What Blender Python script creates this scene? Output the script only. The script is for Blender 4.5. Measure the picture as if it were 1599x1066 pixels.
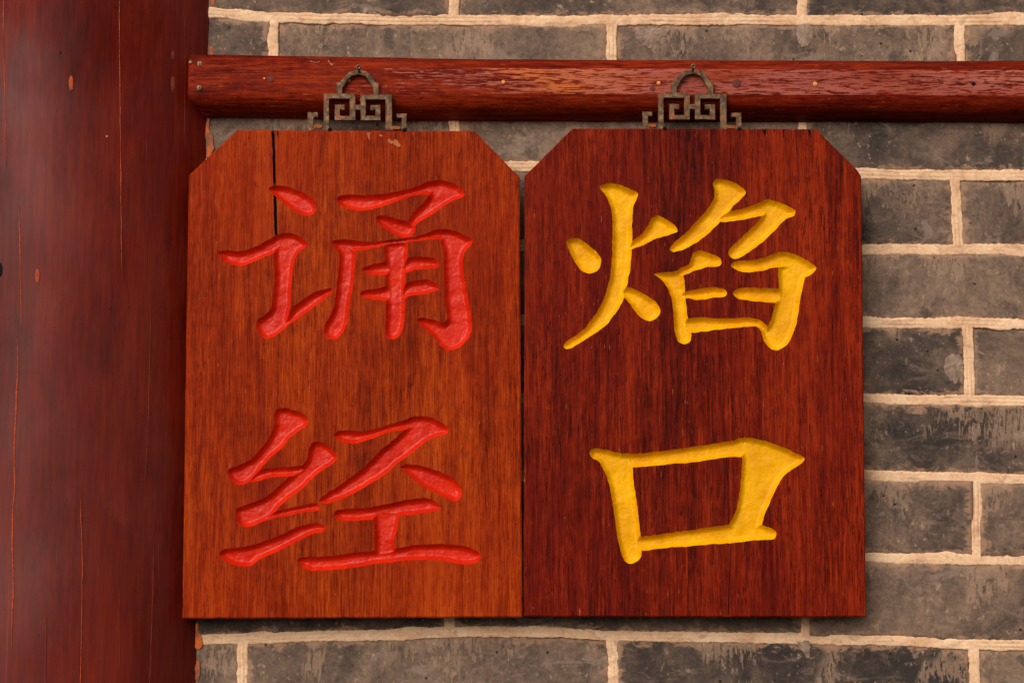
import bpy, bmesh, math, random
import numpy as np
from mathutils import Vector, Matrix, noise
from mathutils.geometry import delaunay_2d_cdt
R = math.radians
random.seed(7)
for o in list(bpy.data.objects): bpy.data.objects.remove(o)
S = bpy.context.scene
COL = S.collection

# ------------------------------------------------------------------ camera
DIST, PITCH, LENS = 1.6, R(7.6), 72.0
cam_d = bpy.data.cameras.new('camera'); cam = bpy.data.objects.new('camera', cam_d); COL.objects.link(cam)
cam_d.lens = LENS; cam_d.sensor_width = 36; cam_d.clip_start = 0.05; cam_d.clip_end = 100
CAMP = Vector((0, -DIST*math.cos(PITCH), -DIST*math.sin(PITCH)))
cam.location = CAMP; cam.rotation_euler = (R(90)+PITCH, 0, 0)
S.camera = cam
# ------------------------------------------------------------------ light
SUN_EL, SUN_AZ = 30.0, 208.0          # azimuth clockwise from +Y : in front of the wall, from the upper left
w = bpy.data.worlds.new('World'); S.world = w; w.use_nodes = True
nt = w.node_tree; nt.nodes.clear()
sky = nt.nodes.new('ShaderNodeTexSky'); sky.sky_type = 'NISHITA'; sky.sun_disc = False
sky.sun_elevation = R(SUN_EL); sky.sun_rotation = R(SUN_AZ); sky.dust_density = 3.0; sky.air_density = 1.0; sky.ozone_density = 1.0
hs = nt.nodes.new('ShaderNodeHueSaturation'); hs.inputs['Saturation'].default_value = 0.12
bg = nt.nodes.new('ShaderNodeBackground'); bg.inputs['Strength'].default_value = 0.125
wo = nt.nodes.new('ShaderNodeOutputWorld')
wb = nt.nodes.new('ShaderNodeMix'); wb.data_type = 'RGBA'; wb.blend_type = 'MULTIPLY'; wb.inputs[0].default_value = 1.0; wb.inputs[7].default_value = (1.0, .93, .85, 1)   # overcast white seen with a warm white balance
nt.links.new(sky.outputs[0], hs.inputs['Color']); nt.links.new(hs.outputs[0], wb.inputs[6]); nt.links.new(wb.outputs[2], bg.inputs[0]); nt.links.new(bg.outputs[0], wo.inputs[0])
sd = bpy.data.lights.new('sun', 'SUN'); sun = bpy.data.objects.new('sun', sd); COL.objects.link(sun)
sd.energy = 1.3; sd.angle = R(48); sd.color = (1.0, 0.94, 0.86)
az, el = R(SUN_AZ), R(SUN_EL)
to_sun = Vector((math.sin(az)*math.cos(el), math.cos(az)*math.cos(el), math.sin(el)))
sun.rotation_euler = to_sun.to_track_quat('Z', 'Y').to_euler(); sun.location = to_sun*5
S.view_settings.view_transform = 'Standard'; S.view_settings.look = 'None'
S.view_settings.exposure = 0.16; S.view_settings.gamma = 1.0
S.render.engine = 'CYCLES'

# ------------------------------------------------------------------ helpers
def ray(px, py):
    d = Vector(((px-799.5)/1599*36/LENS, -(py-533)/1599*36/LENS, -1))
    return cam.rotation_euler.to_matrix() @ d
def at(px, py, y=0.0):
    d = ray(px, py); t = (y-CAMP.y)/d.y
    return CAMP + d*t
def lin(r, g, b):
    f = lambda c: (c/255/12.92 if c/255 <= .04045 else ((c/255+.055)/1.055)**2.4)
    return (f(r), f(g), f(b), 1)
def mesh_obj(name, verts, faces, mats, parent=None, smooth=False, fm=None):
    me = bpy.data.meshes.new(name); me.from_pydata([tuple(v) for v in verts], [], faces)
    for m in (mats if isinstance(mats, (list, tuple)) else [mats]): me.materials.append(m)
    if fm is not None: me.polygons.foreach_set('material_index', fm)
    if smooth: me.polygons.foreach_set('use_smooth', [True]*len(me.polygons))
    me.update()
    o = bpy.data.objects.new(name, me); COL.objects.link(o)
    if parent: o.parent = parent
    return o
def tag(o, label=None, cat=None, group=None, kind=None):
    for k, v in (('label', label), ('category', cat), ('group', group), ('kind', kind)):
        if v: o[k] = v
    return o
def smooth_closed(pts, step=3.0, jit=0.0, seed=0):
    n = len(pts); out = []
    for i in range(n):
        p0, p1, p2, p3 = [np.array(pts[(i+k-1) % n], float) for k in range(4)]
        L = np.linalg.norm(p2-p1); m = max(1, int(L/step))
        # catmull-rom with a little tension
        t1 = (p2-p0)*0.42; t2 = (p3-p1)*0.42
        a = L/max(1e-6, .5*np.linalg.norm(p2-p0)); b = L/max(1e-6, .5*np.linalg.norm(p3-p1))
        t1 = t1*min(1.3, a); t2 = t2*min(1.3, b)
        for j in range(m):
            t = j/m; t_2 = t*t; t_3 = t_2*t
            out.append((2*t_3-3*t_2+1)*p1+(t_3-2*t_2+t)*t1+(-2*t_3+3*t_2)*p2+(t_3-t_2)*t2)
    if jit:
        o2 = []
        for q in out:
            o2.append(q + np.array([noise.noise(Vector((q[0]*.11, q[1]*.11, seed))), noise.noise(Vector((q[0]*.11, q[1]*.11, seed+9)))])*jit
                      + np.array([noise.noise(Vector((q[0]*.45, q[1]*.45, seed))), noise.noise(Vector((q[0]*.45, q[1]*.45, seed+9)))])*jit*.35)
        out = o2
    return np.array(out)
def seg_dist(P, poly, closed=True):
    A = poly; B = np.roll(poly, -1, 0)
    if not closed: A, B = poly[:-1], poly[1:]
    best = np.full(len(P), 1e9)
    for a, b in zip(A, B):
        ab = b-a; L = ab@ab
        t = np.clip(((P-a)@ab)/max(L, 1e-12), 0, 1)
        d = np.linalg.norm(P-(a+t[:, None]*ab), axis=1)
        best = np.minimum(best, d)
    return best
def inside(P, poly):
    x, y = P[:, 0], P[:, 1]; c = np.zeros(len(P), bool)
    A = poly; B = np.roll(poly, -1, 0)
    for a, b in zip(A, B):
        if a[1] == b[1]: continue
        k = ((a[1] > y) != (b[1] > y)) & (x < (b[0]-a[0])*(y-a[1])/(b[1]-a[1])+a[0])
        c ^= k
    return c

# ------------------------------------------------------------------ node helper
class NT:
    def __init__(s, name):
        s.m = bpy.data.materials.new(name); s.m.use_nodes = True; s.t = s.m.node_tree
        s.b = s.t.nodes['Principled BSDF']
    def n(s, typ, **kw):
        nd = s.t.nodes.new('ShaderNode'+typ)
        for k, v in kw.items(): setattr(nd, k, v)
        return nd
    def l(s, a, b): s.t.links.new(a, b)
    def coord(s, scale=(1, 1, 1), loc=(0, 0, 0), kind='Object', rot=(0, 0, 0), jitter=False):
        tc = s.n('TexCoord'); mp = s.n('Mapping'); mp.inputs['Scale'].default_value = scale
        mp.inputs['Location'].default_value = loc; mp.inputs['Rotation'].default_value = rot
        if jitter:
            oi = s.n('ObjectInfo'); vm = s.n('VectorMath', operation='MULTIPLY_ADD'); 
            cv = s.n('CombineXYZ'); s.l(oi.outputs['Random'], cv.inputs[0]); s.l(oi.outputs['Random'], cv.inputs[2])
            s.l(cv.outputs[0], vm.inputs[0]); vm.inputs[1].default_value = (7.3, 0, 11.7)
            s.l(tc.outputs[kind], vm.inputs[2]); s.l(vm.outputs[0], mp.inputs[0])
        else: s.l(tc.outputs[kind], mp.inputs[0])
        return mp.outputs[0]
    def noise(s, co, scale=1, detail=4, rough=.55, dist=0.0):
        nd = s.n('TexNoise'); nd.inputs['Scale'].default_value = scale; nd.inputs['Detail'].default_value = detail
        nd.inputs['Roughness'].default_value = rough; nd.inputs['Distortion'].default_value = dist
        s.l(co, nd.inputs['Vector']); return nd.outputs['Fac']
    def ramp(s, fac, stops, interp='LINEAR'):
        r = s.n('ValToRGB'); r.color_ramp.interpolation = interp; e = r.color_ramp.elements
        while len(e) < len(stops): e.new(0.5)
        for el_, (p, c) in zip(e, stops):
            el_.position = p; el_.color = c if isinstance(c, tuple) else (c, c, c, 1)
        s.l(fac, r.inputs[0]); return r.outputs[0]
    def mix(s, fac, a, b, mode='MIX'):
        m = s.n('Mix', data_type='RGBA', blend_type=mode)
        for v, i in ((fac, 0), (a, 6), (b, 7)):
            if isinstance(v, (int, float)): m.inputs[i].default_value = v
            elif isinstance(v, tuple): m.inputs[i].default_value = v
            else: s.l(v, m.inputs[i])
        return m.outputs[2]
    def math(s, op, a, b=0.0, clamp=False):
        m = s.n('Math', operation=op, use_clamp=clamp)
        for v, i in ((a, 0), (b, 1)):
            if isinstance(v, (int, float)): m.inputs[i].default_value = v
            else: s.l(v, m.inputs[i])
        return m.outputs[0]
    def bump(s, h, strength=.3, dist=.001, prev=None):
        b = s.n('Bump'); b.inputs['Strength'].default_value = strength; b.inputs['Distance'].default_value = dist
        s.l(h, b.inputs['Height'])
        if prev is not None: s.l(prev, b.inputs['Normal'])
        return b.outputs[0]
    def out(s, col=None, rough=None, normal=None, **kw):
        for v, k in ((col, 'Base Color'), (rough, 'Roughness'), (normal, 'Normal')):
            if v is None: continue
            if isinstance(v, (tuple, float)): s.b.inputs[k].default_value = v
            else: s.l(v, s.b.inputs[k])
        for k, v in kw.items(): s.b.inputs[k.replace('_', ' ')].default_value = v
        return s.m

def wood(name, dark, mid, light, along='Z', seed=0, pore=.8, rough=.42, broad=1.0, red=None, spec=.03, post=None):
    s = NT(name)
    def sc(a, l): return (a, a, l) if along == 'Z' else (l, a, a)
    off = (seed*.37, seed*.11, seed*.53)
    broadn = s.noise(s.coord(sc(22, 2.2), off), 1, 4, .55, .6)
    med = s.noise(s.coord(sc(170, 9), off), 1, 6, .62, .5)
    fine = s.noise(s.coord(sc(820, 34), off), 1, 5, .72, .15)
    mot = s.noise(s.coord(sc(190, 95), off), 1, 5, .7, .6)
    poren = s.noise(s.coord(sc(1500, 130), off), 1, 2, .5)
    c = s.ramp(s.math('ADD', s.math('MULTIPLY', broadn, .26*broad), s.math('ADD', s.math('MULTIPLY', med, .24), s.math('ADD', s.math('MULTIPLY', fine, .36), s.math('MULTIPLY', mot, .16)))),
               [(.43, dark), (.515, mid), (.605, light)])
    if red:
        bl = s.noise(s.coord(sc(9, 5), (off[0]+4, 3, 1)), 1, 3, .5)
        c = s.mix(s.math('MULTIPLY', s.ramp(bl, [(.42, 0.0), (.66, 1.0)]), .4), c, red)
    gap = s.ramp(poren, [(.57, 0.0), (.66, 1.0)])
    pm = s.ramp(s.noise(s.coord(sc(60, 18), (1, 2, 3)), 1, 3), [(.35, .25), (.6, 1.0)])
    c = s.mix(s.math('MULTIPLY', s.math('MULTIPLY', gap, pm), pore), c, (dark[0]*.3, dark[1]*.25, dark[2]*.3, 1))
    fl = s.ramp(s.noise(s.coord(sc(800, 90), (5, seed, 9)), 1, 1), [(.735, 0.0), (.76, 1.0)])
    c = s.mix(s.math('MULTIPLY', fl, .35), c, lin(215, 130, 70))
    if post: c = post(s, c)
    h = s.math('SUBTRACT', s.math('MULTIPLY', fine, .5), gap)
    r = s.ramp(s.noise(s.coord((30, 30, 30), off), 1, 4), [(.3, rough-.08), (.7, rough+.12)])
    return s.out(c, r, s.bump(h, .3, .0004), Specular_IOR_Level=spec)

# ------------------------------------------------------------------ materials
M = {}
M['board_orange'] = wood('orange_brown_wood', lin(86, 20, 6), lin(143, 45, 9), lin(180, 72, 16), seed=1, pore=.6, red=lin(140, 31, 10))
M['board_dark'] = wood('dark_red_wood', lin(54, 10, 8), lin(104, 24, 9), lin(146, 44, 14), seed=5, pore=.75, red=lin(98, 16, 12))
M['rail'] = wood('rail_red_wood', lin(58, 12, 8), lin(100, 23, 11), lin(146, 46, 17), along='X', seed=8, pore=.85)
def worn_sheen(s, c):
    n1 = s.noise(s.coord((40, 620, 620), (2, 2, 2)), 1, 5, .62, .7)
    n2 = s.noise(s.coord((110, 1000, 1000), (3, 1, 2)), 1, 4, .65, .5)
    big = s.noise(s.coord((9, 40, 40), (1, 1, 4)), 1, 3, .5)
    base = s.ramp(big, [(.35, lin(146, 68, 50)), (.5, lin(160, 86, 74)), (.65, lin(178, 102, 84))])  # worn wood, with its pink sky reflection painted into the base colour
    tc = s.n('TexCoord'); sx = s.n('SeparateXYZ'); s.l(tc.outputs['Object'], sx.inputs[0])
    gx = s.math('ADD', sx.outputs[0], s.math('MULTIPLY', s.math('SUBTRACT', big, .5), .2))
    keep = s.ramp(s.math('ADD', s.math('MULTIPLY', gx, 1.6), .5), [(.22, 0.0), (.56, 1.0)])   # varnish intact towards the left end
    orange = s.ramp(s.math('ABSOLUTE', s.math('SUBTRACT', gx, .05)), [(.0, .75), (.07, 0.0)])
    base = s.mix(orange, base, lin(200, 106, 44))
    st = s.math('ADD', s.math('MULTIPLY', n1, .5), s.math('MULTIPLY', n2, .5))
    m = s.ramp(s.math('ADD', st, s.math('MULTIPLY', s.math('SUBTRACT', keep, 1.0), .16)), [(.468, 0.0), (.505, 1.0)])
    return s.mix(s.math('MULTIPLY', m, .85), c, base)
M['rail_worn_sheen'] = wood('rail_worn_sheen_face', lin(58, 12, 8), lin(100, 23, 11), lin(146, 46, 17), along='X', seed=8, pore=.85, post=worn_sheen)
def paint(name, base, deep, rough, coat, seed, spots=None, spec=.17):
    s = NT(name)
    a = s.noise(s.coord((45, 45, 45), (seed, 0, 0)), 1, 4, .6)
    b = s.noise(s.coord((260, 260, 260), (0, seed, 0)), 1, 4, .6)
    c = s.mix(s.ramp(a, [(.35, 0.0), (.7, 1.0)]), base, deep)
    v = s.n('TexVoronoi'); v.inputs['Scale'].default_value = 420; s.l(s.coord(), v.inputs['Vector'])
    ch = s.ramp(s.math('ADD', v.outputs['Distance'], s.math('MULTIPLY', b, .5)), [(.25, 1.0), (.29, 0.0)])
    c = s.mix(s.math('MULTIPLY', ch, .5), c, spots or deep)
    r = s.ramp(b, [(.3, rough-.06), (.7, rough+.12)])
    h = s.math('ADD', s.math('MULTIPLY', a, 1.4), s.math('MULTIPLY', b, .45))
    m = s.out(c, r, s.bump(h, .7, .0012)); s.b.inputs['Specular IOR Level'].default_value = spec; s.b.inputs['Coat Weight'].default_value = coat; s.b.inputs['Coat Roughness'].default_value = .1
    return m
M['red_paint'] = paint('glossy_red_paint', lin(206, 40, 11), lin(186, 26, 9), .20, .0, 3, lin(150, 14, 12))
M['gold_paint'] = paint('gold_paint', lin(236, 172, 0), lin(212, 142, 0), .36, .0, 6, lin(130, 70, 2), .14)
M['gold_paint'].node_tree.nodes['Principled BSDF'].inputs['Metallic'].default_value = .0
def plain(name, col, rough=.6, metal=0.0, col2=None, sc=120, bump=.3):
    s = NT(name); a = s.noise(s.coord((sc, sc, sc)), 1, 5, .6)
    c = s.mix(s.ramp(a, [(.38, 0.0), (.62, 1.0)]), col, col2 or col)
    m = s.out(c, float(rough), s.bump(a, bump, .0005)); s.b.inputs['Specular IOR Level'].default_value = .2; s.b.inputs['Metallic'].default_value = metal; return m
M['crack'] = plain('crack_dust', lin(22, 16, 14), .95, 0, lin(60, 44, 36), 900)
def bronze_mat():
    s = NT('aged_bronze')
    a = s.noise(s.coord((170, 170, 170)), 1, 6, .7); b = s.noise(s.coord((90, 90, 90), (4, 4, 4)), 1, 5, .7)
    c = s.ramp(a, [(.36, lin(56, 40, 28)), (.5, lin(92, 66, 42)), (.62, lin(132, 98, 60))])
    c = s.mix(s.math('MULTIPLY', s.ramp(b, [(.54, 0.0), (.60, 1.0)]), .75), c, lin(134, 66, 34))
    s.b.inputs['Metallic'].default_value = .25; s.b.inputs['Specular IOR Level'].default_value = .35
    return s.out(c, s.ramp(a, [(.4, .65), (.6, .38)]), s.bump(a, .9, .001))
M['bronze'] = bronze_mat()
M['bronze_rust'] = plain('rusty_bronze', lin(140, 88, 50), .6, .2, lin(96, 66, 46), 380, .5)
M['brass'] = plain('orange_brass', lin(168, 84, 18), .5, .1, lin(96, 50, 20), 700)
M['steel'] = plain('dull_steel', lin(190, 158, 128), .45, .3, lin(120, 92, 72), 900)
M['dark_plug'] = plain('dark_wood_plug', lin(84, 34, 28), .6, 0, lin(104, 48, 38), 500)
M['pale_plug'] = plain('pale_wood_plug', lin(206, 128, 58), .6, 0, lin(222, 150, 80), 900)
M['hole'] = plain('black_hole', lin(10, 6, 6), .9)
M['bare_wood'] = plain('bare_orange_wood', lin(178, 72, 24), .6, 0, lin(140, 44, 20), 300)
M['bare_dim'] = plain('bare_brown_wood', lin(134, 58, 34), .6, 0, lin(106, 42, 28), 300)
M['cobweb'] = plain('pale_dust', lin(190, 140, 104), .9)
M['orange_paint'] = plain('orange_paint_drip', lin(190, 88, 26), .6, 0, lin(120, 74, 50), 160)

def column_mat():
    s = NT('column_lacquer')
    a = s.noise(s.coord((14, 14, 3), (2, 0, 1)), 1, 5, .6, .4)
    f = s.noise(s.coord((300, 300, 22)), 1, 5, .75)
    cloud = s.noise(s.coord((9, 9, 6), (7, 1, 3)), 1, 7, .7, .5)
    c = s.ramp(s.math('ADD', s.math('MULTIPLY', a, .6), s.math('MULTIPLY', f, .4)), [(.36, lin(62, 11, 6)), (.5, lin(94, 19, 9)), (.66, lin(120, 34, 14))])
    # pale sky sheen of the lacquer, painted into its colour as noise clouds
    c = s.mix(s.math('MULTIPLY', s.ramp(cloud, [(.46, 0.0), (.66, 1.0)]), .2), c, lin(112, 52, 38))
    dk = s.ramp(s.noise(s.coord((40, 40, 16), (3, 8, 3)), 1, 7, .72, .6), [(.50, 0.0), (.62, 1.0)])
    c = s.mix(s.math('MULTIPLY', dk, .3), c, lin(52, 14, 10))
    ln = s.ramp(s.noise(s.coord((340, 340, 1.6), (9, 4, 0)), 1, 2, .5), [(.70, 0.0), (.74, 1.0)])
    c = s.mix(s.math('MULTIPLY', ln, .28), c, lin(150, 58, 34))
    sp = s.ramp(s.noise(s.coord((330, 330, 240), (0, 7, 5)), 1, 1), [(.75, 0.0), (.78, 1.0)])
    c = s.mix(s.math('MULTIPLY', sp, .5), c, lin(30, 10, 10))
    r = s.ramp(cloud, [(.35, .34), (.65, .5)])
    h = s.math('ADD', s.math('MULTIPLY', f, .3), s.math('MULTIPLY', a, 1.0))
    sp_ = s.ramp(s.noise(s.coord((6, 6, 4.2), (1.9, 2.4, 2.2)), 1, 4, .5), [(.40, .05), (.68, .30)])
    s.l(sp_, s.b.inputs['Specular IOR Level'])
    return s.out(c, r, s.bump(h, .3, .0012))
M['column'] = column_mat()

def brick_mat():
    s = NT('grey_brick')
    co = s.coord(jitter=True)
    tone = s.n('Attribute', attribute_type='OBJECT', attribute_name='tone').outputs['Fac']
    big = s.noise(co, 16, 6, .62, .8)
    mid = s.noise(co, 70, 8, .75, .6)
    grain = s.noise(co, 600, 3, .6)
    f = s.math('ADD', s.math('ADD', s.math('MULTIPLY', big, .8), s.math('MULTIPLY', mid, .45)), s.math('MULTIPLY', tone, .34))
    c = s.ramp(f, [(.58, lin(50, 42, 38)), (.70, lin(80, 65, 56)), (.83, lin(108, 87, 73)), (.98, lin(132, 107, 89))])
    # blue-black soot patches with crisp borders
    pt = s.ramp(s.noise(s.coord((1, 1, 1), (3, 1, 8), jitter=True), 26, 7, .72, .7), [(.555, 0.0), (.60, 1.0)])
    c = s.mix(s.math('MULTIPLY', pt, .45), c, lin(46, 41, 40))
    md2 = s.noise(co, 240, 5, .7, .4)
    c = s.mix(.8, c, s.ramp(md2, [(.32, .62), (.5, 1.0), (.68, 1.38)]), 'MULTIPLY')
    # pale grey cement smears
    cm = s.ramp(s.noise(s.coord((.8, 1, 1.4), (13, 5, 2), jitter=True), 24, 7, .66, 1.1), [(.60, 0.0), (.625, 1.0)])
    c = s.mix(s.math('MULTIPLY', cm, .55), c, lin(138, 118, 106))
    # lime drips hanging from the top arris
    uv = s.n('UVMap'); sx = s.n('SeparateXYZ'); s.l(uv.outputs[0], sx.inputs[0])
    v = sx.outputs[1]
    dr = s.noise(s.coord((320, 60, 90), (1, 1, 1), jitter=True), 1, 7, .7, .6)
    drm = s.noise(s.coord((18, 18, 26), (4, 1, 1), jitter=True), 1, 4, .6)
    dsum = s.math('ADD', s.math('ADD', dr, s.math('MULTIPLY', drm, .75)), s.math('MULTIPLY', v, .16))
    dm = s.math('MULTIPLY', s.math('MULTIPLY', s.ramp(dsum, [(.965, 0.0), (1.03, 1.0)]), s.ramp(s.noise(s.coord((24, 24, 9), (9, 2, 5), jitter=True), 1, 2, .5), [(.50, 0.0), (.56, 1.0)])), s.ramp(s.math('ADD', v, s.math('MULTIPLY', big, .6)), [(.55, 0.0), (.85, 1.0)]))
    c = s.mix(s.math('MULTIPLY', dm, .6), c, lin(156, 126, 104))
    # thin washed smears and scuffs
    sm = s.ramp(s.noise(s.coord((30, 30, 60), (21, 5, 2), rot=(0, R(-20), 0), jitter=True), 1, 8, .78, 1.4), [(.53, 0.0), (.66, 1.0)])
    c = s.mix(s.math('MULTIPLY', sm, .42), c, lin(150, 120, 100))
    # mortar dragged over the arrises
    ev = s.math('MAXIMUM', s.ramp(v, [(.80, 0.0), (1.0, 1.0)]), s.ramp(v, [(.0, 1.0), (.16, 0.0)]))
    eu = s.math('MAXIMUM', s.ramp(sx.outputs[0], [(.95, 0.0), (1.0, 1.0)]), s.ramp(sx.outputs[0], [(.0, 1.0), (.05, 0.0)]))
    es = s.math('ADD', s.math('MULTIPLY', s.math('MAXIMUM', ev, eu), .30), s.noise(s.coord((70, 70, 110), (6, 1, 6), jitter=True), 1, 7, .72, .5))
    em = s.ramp(es, [(.67, 0.0), (.76, 1.0)])
    c = s.mix(s.math('MULTIPLY', em, .7), c, lin(164, 126, 100))
    # scattered crumbs of lime
    cr = s.noise(s.coord((260, 260, 200), (8, 1, 1), jitter=True), 1, 3, .55)
    crm = s.math('MULTIPLY', s.ramp(s.math('ADD', cr, s.math('MULTIPLY', mid, .55)), [(.90, 0.0), (.96, 1.0)]), s.ramp(drm, [(.44, 0.0), (.54, 1.0)]))
    c = s.mix(s.math('MULTIPLY', crm, .6), c, lin(172, 140, 114))
    # diagonal hair scratches
    sc_ = s.ramp(s.noise(s.coord((14, 14, 700), (2, 2, 2), rot=(0, R(32), 0), jitter=True), 1, 2, .5), [(.735, 0.0), (.76, 1.0)])
    c = s.mix(s.math('MULTIPLY', sc_, .35), c, lin(150, 124, 104))
    # pits
    vo = s.n('TexVoronoi'); vo.inputs['Scale'].default_value = 130; s.l(co, vo.inputs['Vector'])
    vr = s.n('SeparateColor'); s.l(vo.outputs['Color'], vr.inputs[0])
    pit = s.math('MULTIPLY', s.ramp(s.math('ADD', vo.outputs['Distance'], s.math('MULTIPLY', grain, .12)), [(.15, 1.0), (.20, 0.0)]), s.ramp(vr.outputs[0], [(.86, 0.0), (.90, 1.0)]))
    c = s.mix(pit, c, lin(18, 14, 14))
    g = s.mix(.5, c, s.ramp(grain, [(.3, .75), (.7, 1.25)]), 'MULTIPLY')
    h = s.math('SUBTRACT', s.math('ADD', s.math('MULTIPLY', mid, 1.2), s.math('ADD', s.math('MULTIPLY', grain, .25), s.math('MULTIPLY', dm, .3))), s.math('MULTIPLY', pit, 1.6))
    r = s.ramp(mid, [(.3, .62), (.7, .85)])
    return s.out(g, r, s.bump(s.math('ADD', h, s.math('MULTIPLY', md2, .5)), .7, .0013), Specular_IOR_Level=.25)
M['brick'] = brick_mat()
def mortar_mat():
    s = NT('lime_mortar')
    co = s.coord()
    a = s.noise(co, 30, 6, .65, .5); b = s.noise(co, 260, 4, .6)
    c = s.ramp(s.math('ADD', s.math('MULTIPLY', a, .7), s.math('MULTIPLY', b, .3)), [(.34, lin(196, 148, 112)), (.46, lin(220, 176, 138)), (.62, lin(234, 198, 160))])
    h_ = s.n('Attribute', attribute_type='GEOMETRY', attribute_name='groove').outputs['Fac']
    c = s.mix(s.math('MULTIPLY', h_, .5), c, lin(176, 120, 86))
    st = s.ramp(s.noise(s.coord((60, 60, 130), (3, 3, 3)), 1, 7, .75, .5), [(.52, 0.0), (.62, 1.0)])
    c = s.mix(s.math('MULTIPLY', st, .6), c, lin(172, 128, 100))
    dk = s.ramp(s.noise(s.coord((150, 150, 300), (3, 9, 3)), 1, 4, .7), [(.66, 0.0), (.70, 1.0)])
    c = s.mix(s.math('MULTIPLY', dk, .6), c, lin(112, 82, 66))
    gr = s.noise(s.coord((700, 700, 700)), 1, 3, .6)
    c = s.mix(.5, c, s.ramp(gr, [(.3, .78), (.7, 1.2)]), 'MULTIPLY')
    return s.out(c, .9, s.bump(s.math('ADD', s.math('ADD', a, s.math('MULTIPLY', b, .8)), s.math('MULTIPLY', gr, .3)), .7, .0012))
M['mortar'] = mortar_mat()
M['core'] = plain('wall_core', lin(110, 84, 66), .9)

# ================================================================== BRICK WALL
J = [  # bed joints, traced on the wall plane (pixels of the photograph)
 [(-700,-100),(330,-96),(1599,-84),(2500,-80)],
 [(-700,14),(250,17),(330,20),(420,27),(500,30),(700,32),(870,33),(1050,31),(1220,32),(1599,32),(2500,34)],
 [(-700,140),(330,142),(1599,152),(2500,152)],
 [(-700,250),(330,255),(760,259),(880,261),(1345,271),(1470,274),(1599,274),(2500,274)],
 [(-700,372),(330,378),(1350,390),(1599,389),(2500,388)],
 [(-700,494),(330,498),(1350,504),(1599,505),(2500,507)],
 [(-700,620),(330,620),(1350,623),(1599,626),(2500,628)],
 [(-700,745),(330,744),(1350,742),(1599,748),(2500,750)],
 [(-700,870),(330,868),(1350,871),(1500,873),(1599,875),(2500,880)],
 [(-700,1002),(250,1000),(310,999),(450,994),(600,990),(700,987),(780,985),(900,988.5),(960,992.6),(1100,994),(1250,997),(1400,999.5),(1500,1005),(1599,1008),(2500,1012)],
 [(-700,1130),(1599,1134),(2500,1138)],
]
H = [  # head joints per course: (x at its top, x at its bottom)
 [(-380,-380),(163,160),(708,709),(1253,1253),(1796,1797)],
 [(-120,-118),(428,424),(955,955),(1498,1499),(2040,2040)],
 [(-380,-380),(163,160),(709,709),(1254,1254),(1796,1797)],
 [(-120,-118),(425,420),(955,955),(1492,1496),(2040,2040)],
 [(-380,-380),(163,160),(705,705),(1254,1254),(1800,1802)],
 [(-120,-118),(415,413),(955,955),(1511,1515),(2050,2050)],
 [(-380,-380),(150,150),(702,702),(1254,1254),(1815,1817)],
 [(-120,-118),(400,398),(955,955),(1524,1526),(2060,2062)],
 [(-390,-390),(150,150),(702,701),(1256,1259),(1820,1822)],
 [(-130,-128),(379,378),(958,957),(1520,1526),(2070,2072)],
]
TONE = {}
def jy(k, x):
    p = J[k]; return float(np.interp(x, [a[0] for a in p], [a[1] for a in p])) + 1.6*noise.noise(Vector((x*.011, k*5.3, 0)))
X0, X1 = -900, 2500
core_v = []
zt, zb = at(800, -100).z, at(800, 1134).z
xa, xb = at(X0, 533).x, at(X1, 533).x
def box(x0, x1, y0, y1, z0, z1):
    v = [(x0,y0,z0),(x1,y0,z0),(x1,y1,z0),(x0,y1,z0),(x0,y0,z1),(x1,y0,z1),(x1,y1,z1),(x0,y1,z1)]
    f = [(0,1,5,4),(1,2,6,5),(2,3,7,6),(3,0,4,7),(4,5,6,7),(3,2,1,0)]
    return v, f
v, f = box(xa, xb, .012, .12, zb, zt)
wall = mesh_obj('brick_wall', v, f, M['core'])
tag(wall, 'old grey brick wall with raised cream mortar joints behind the boards', 'wall')
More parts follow.
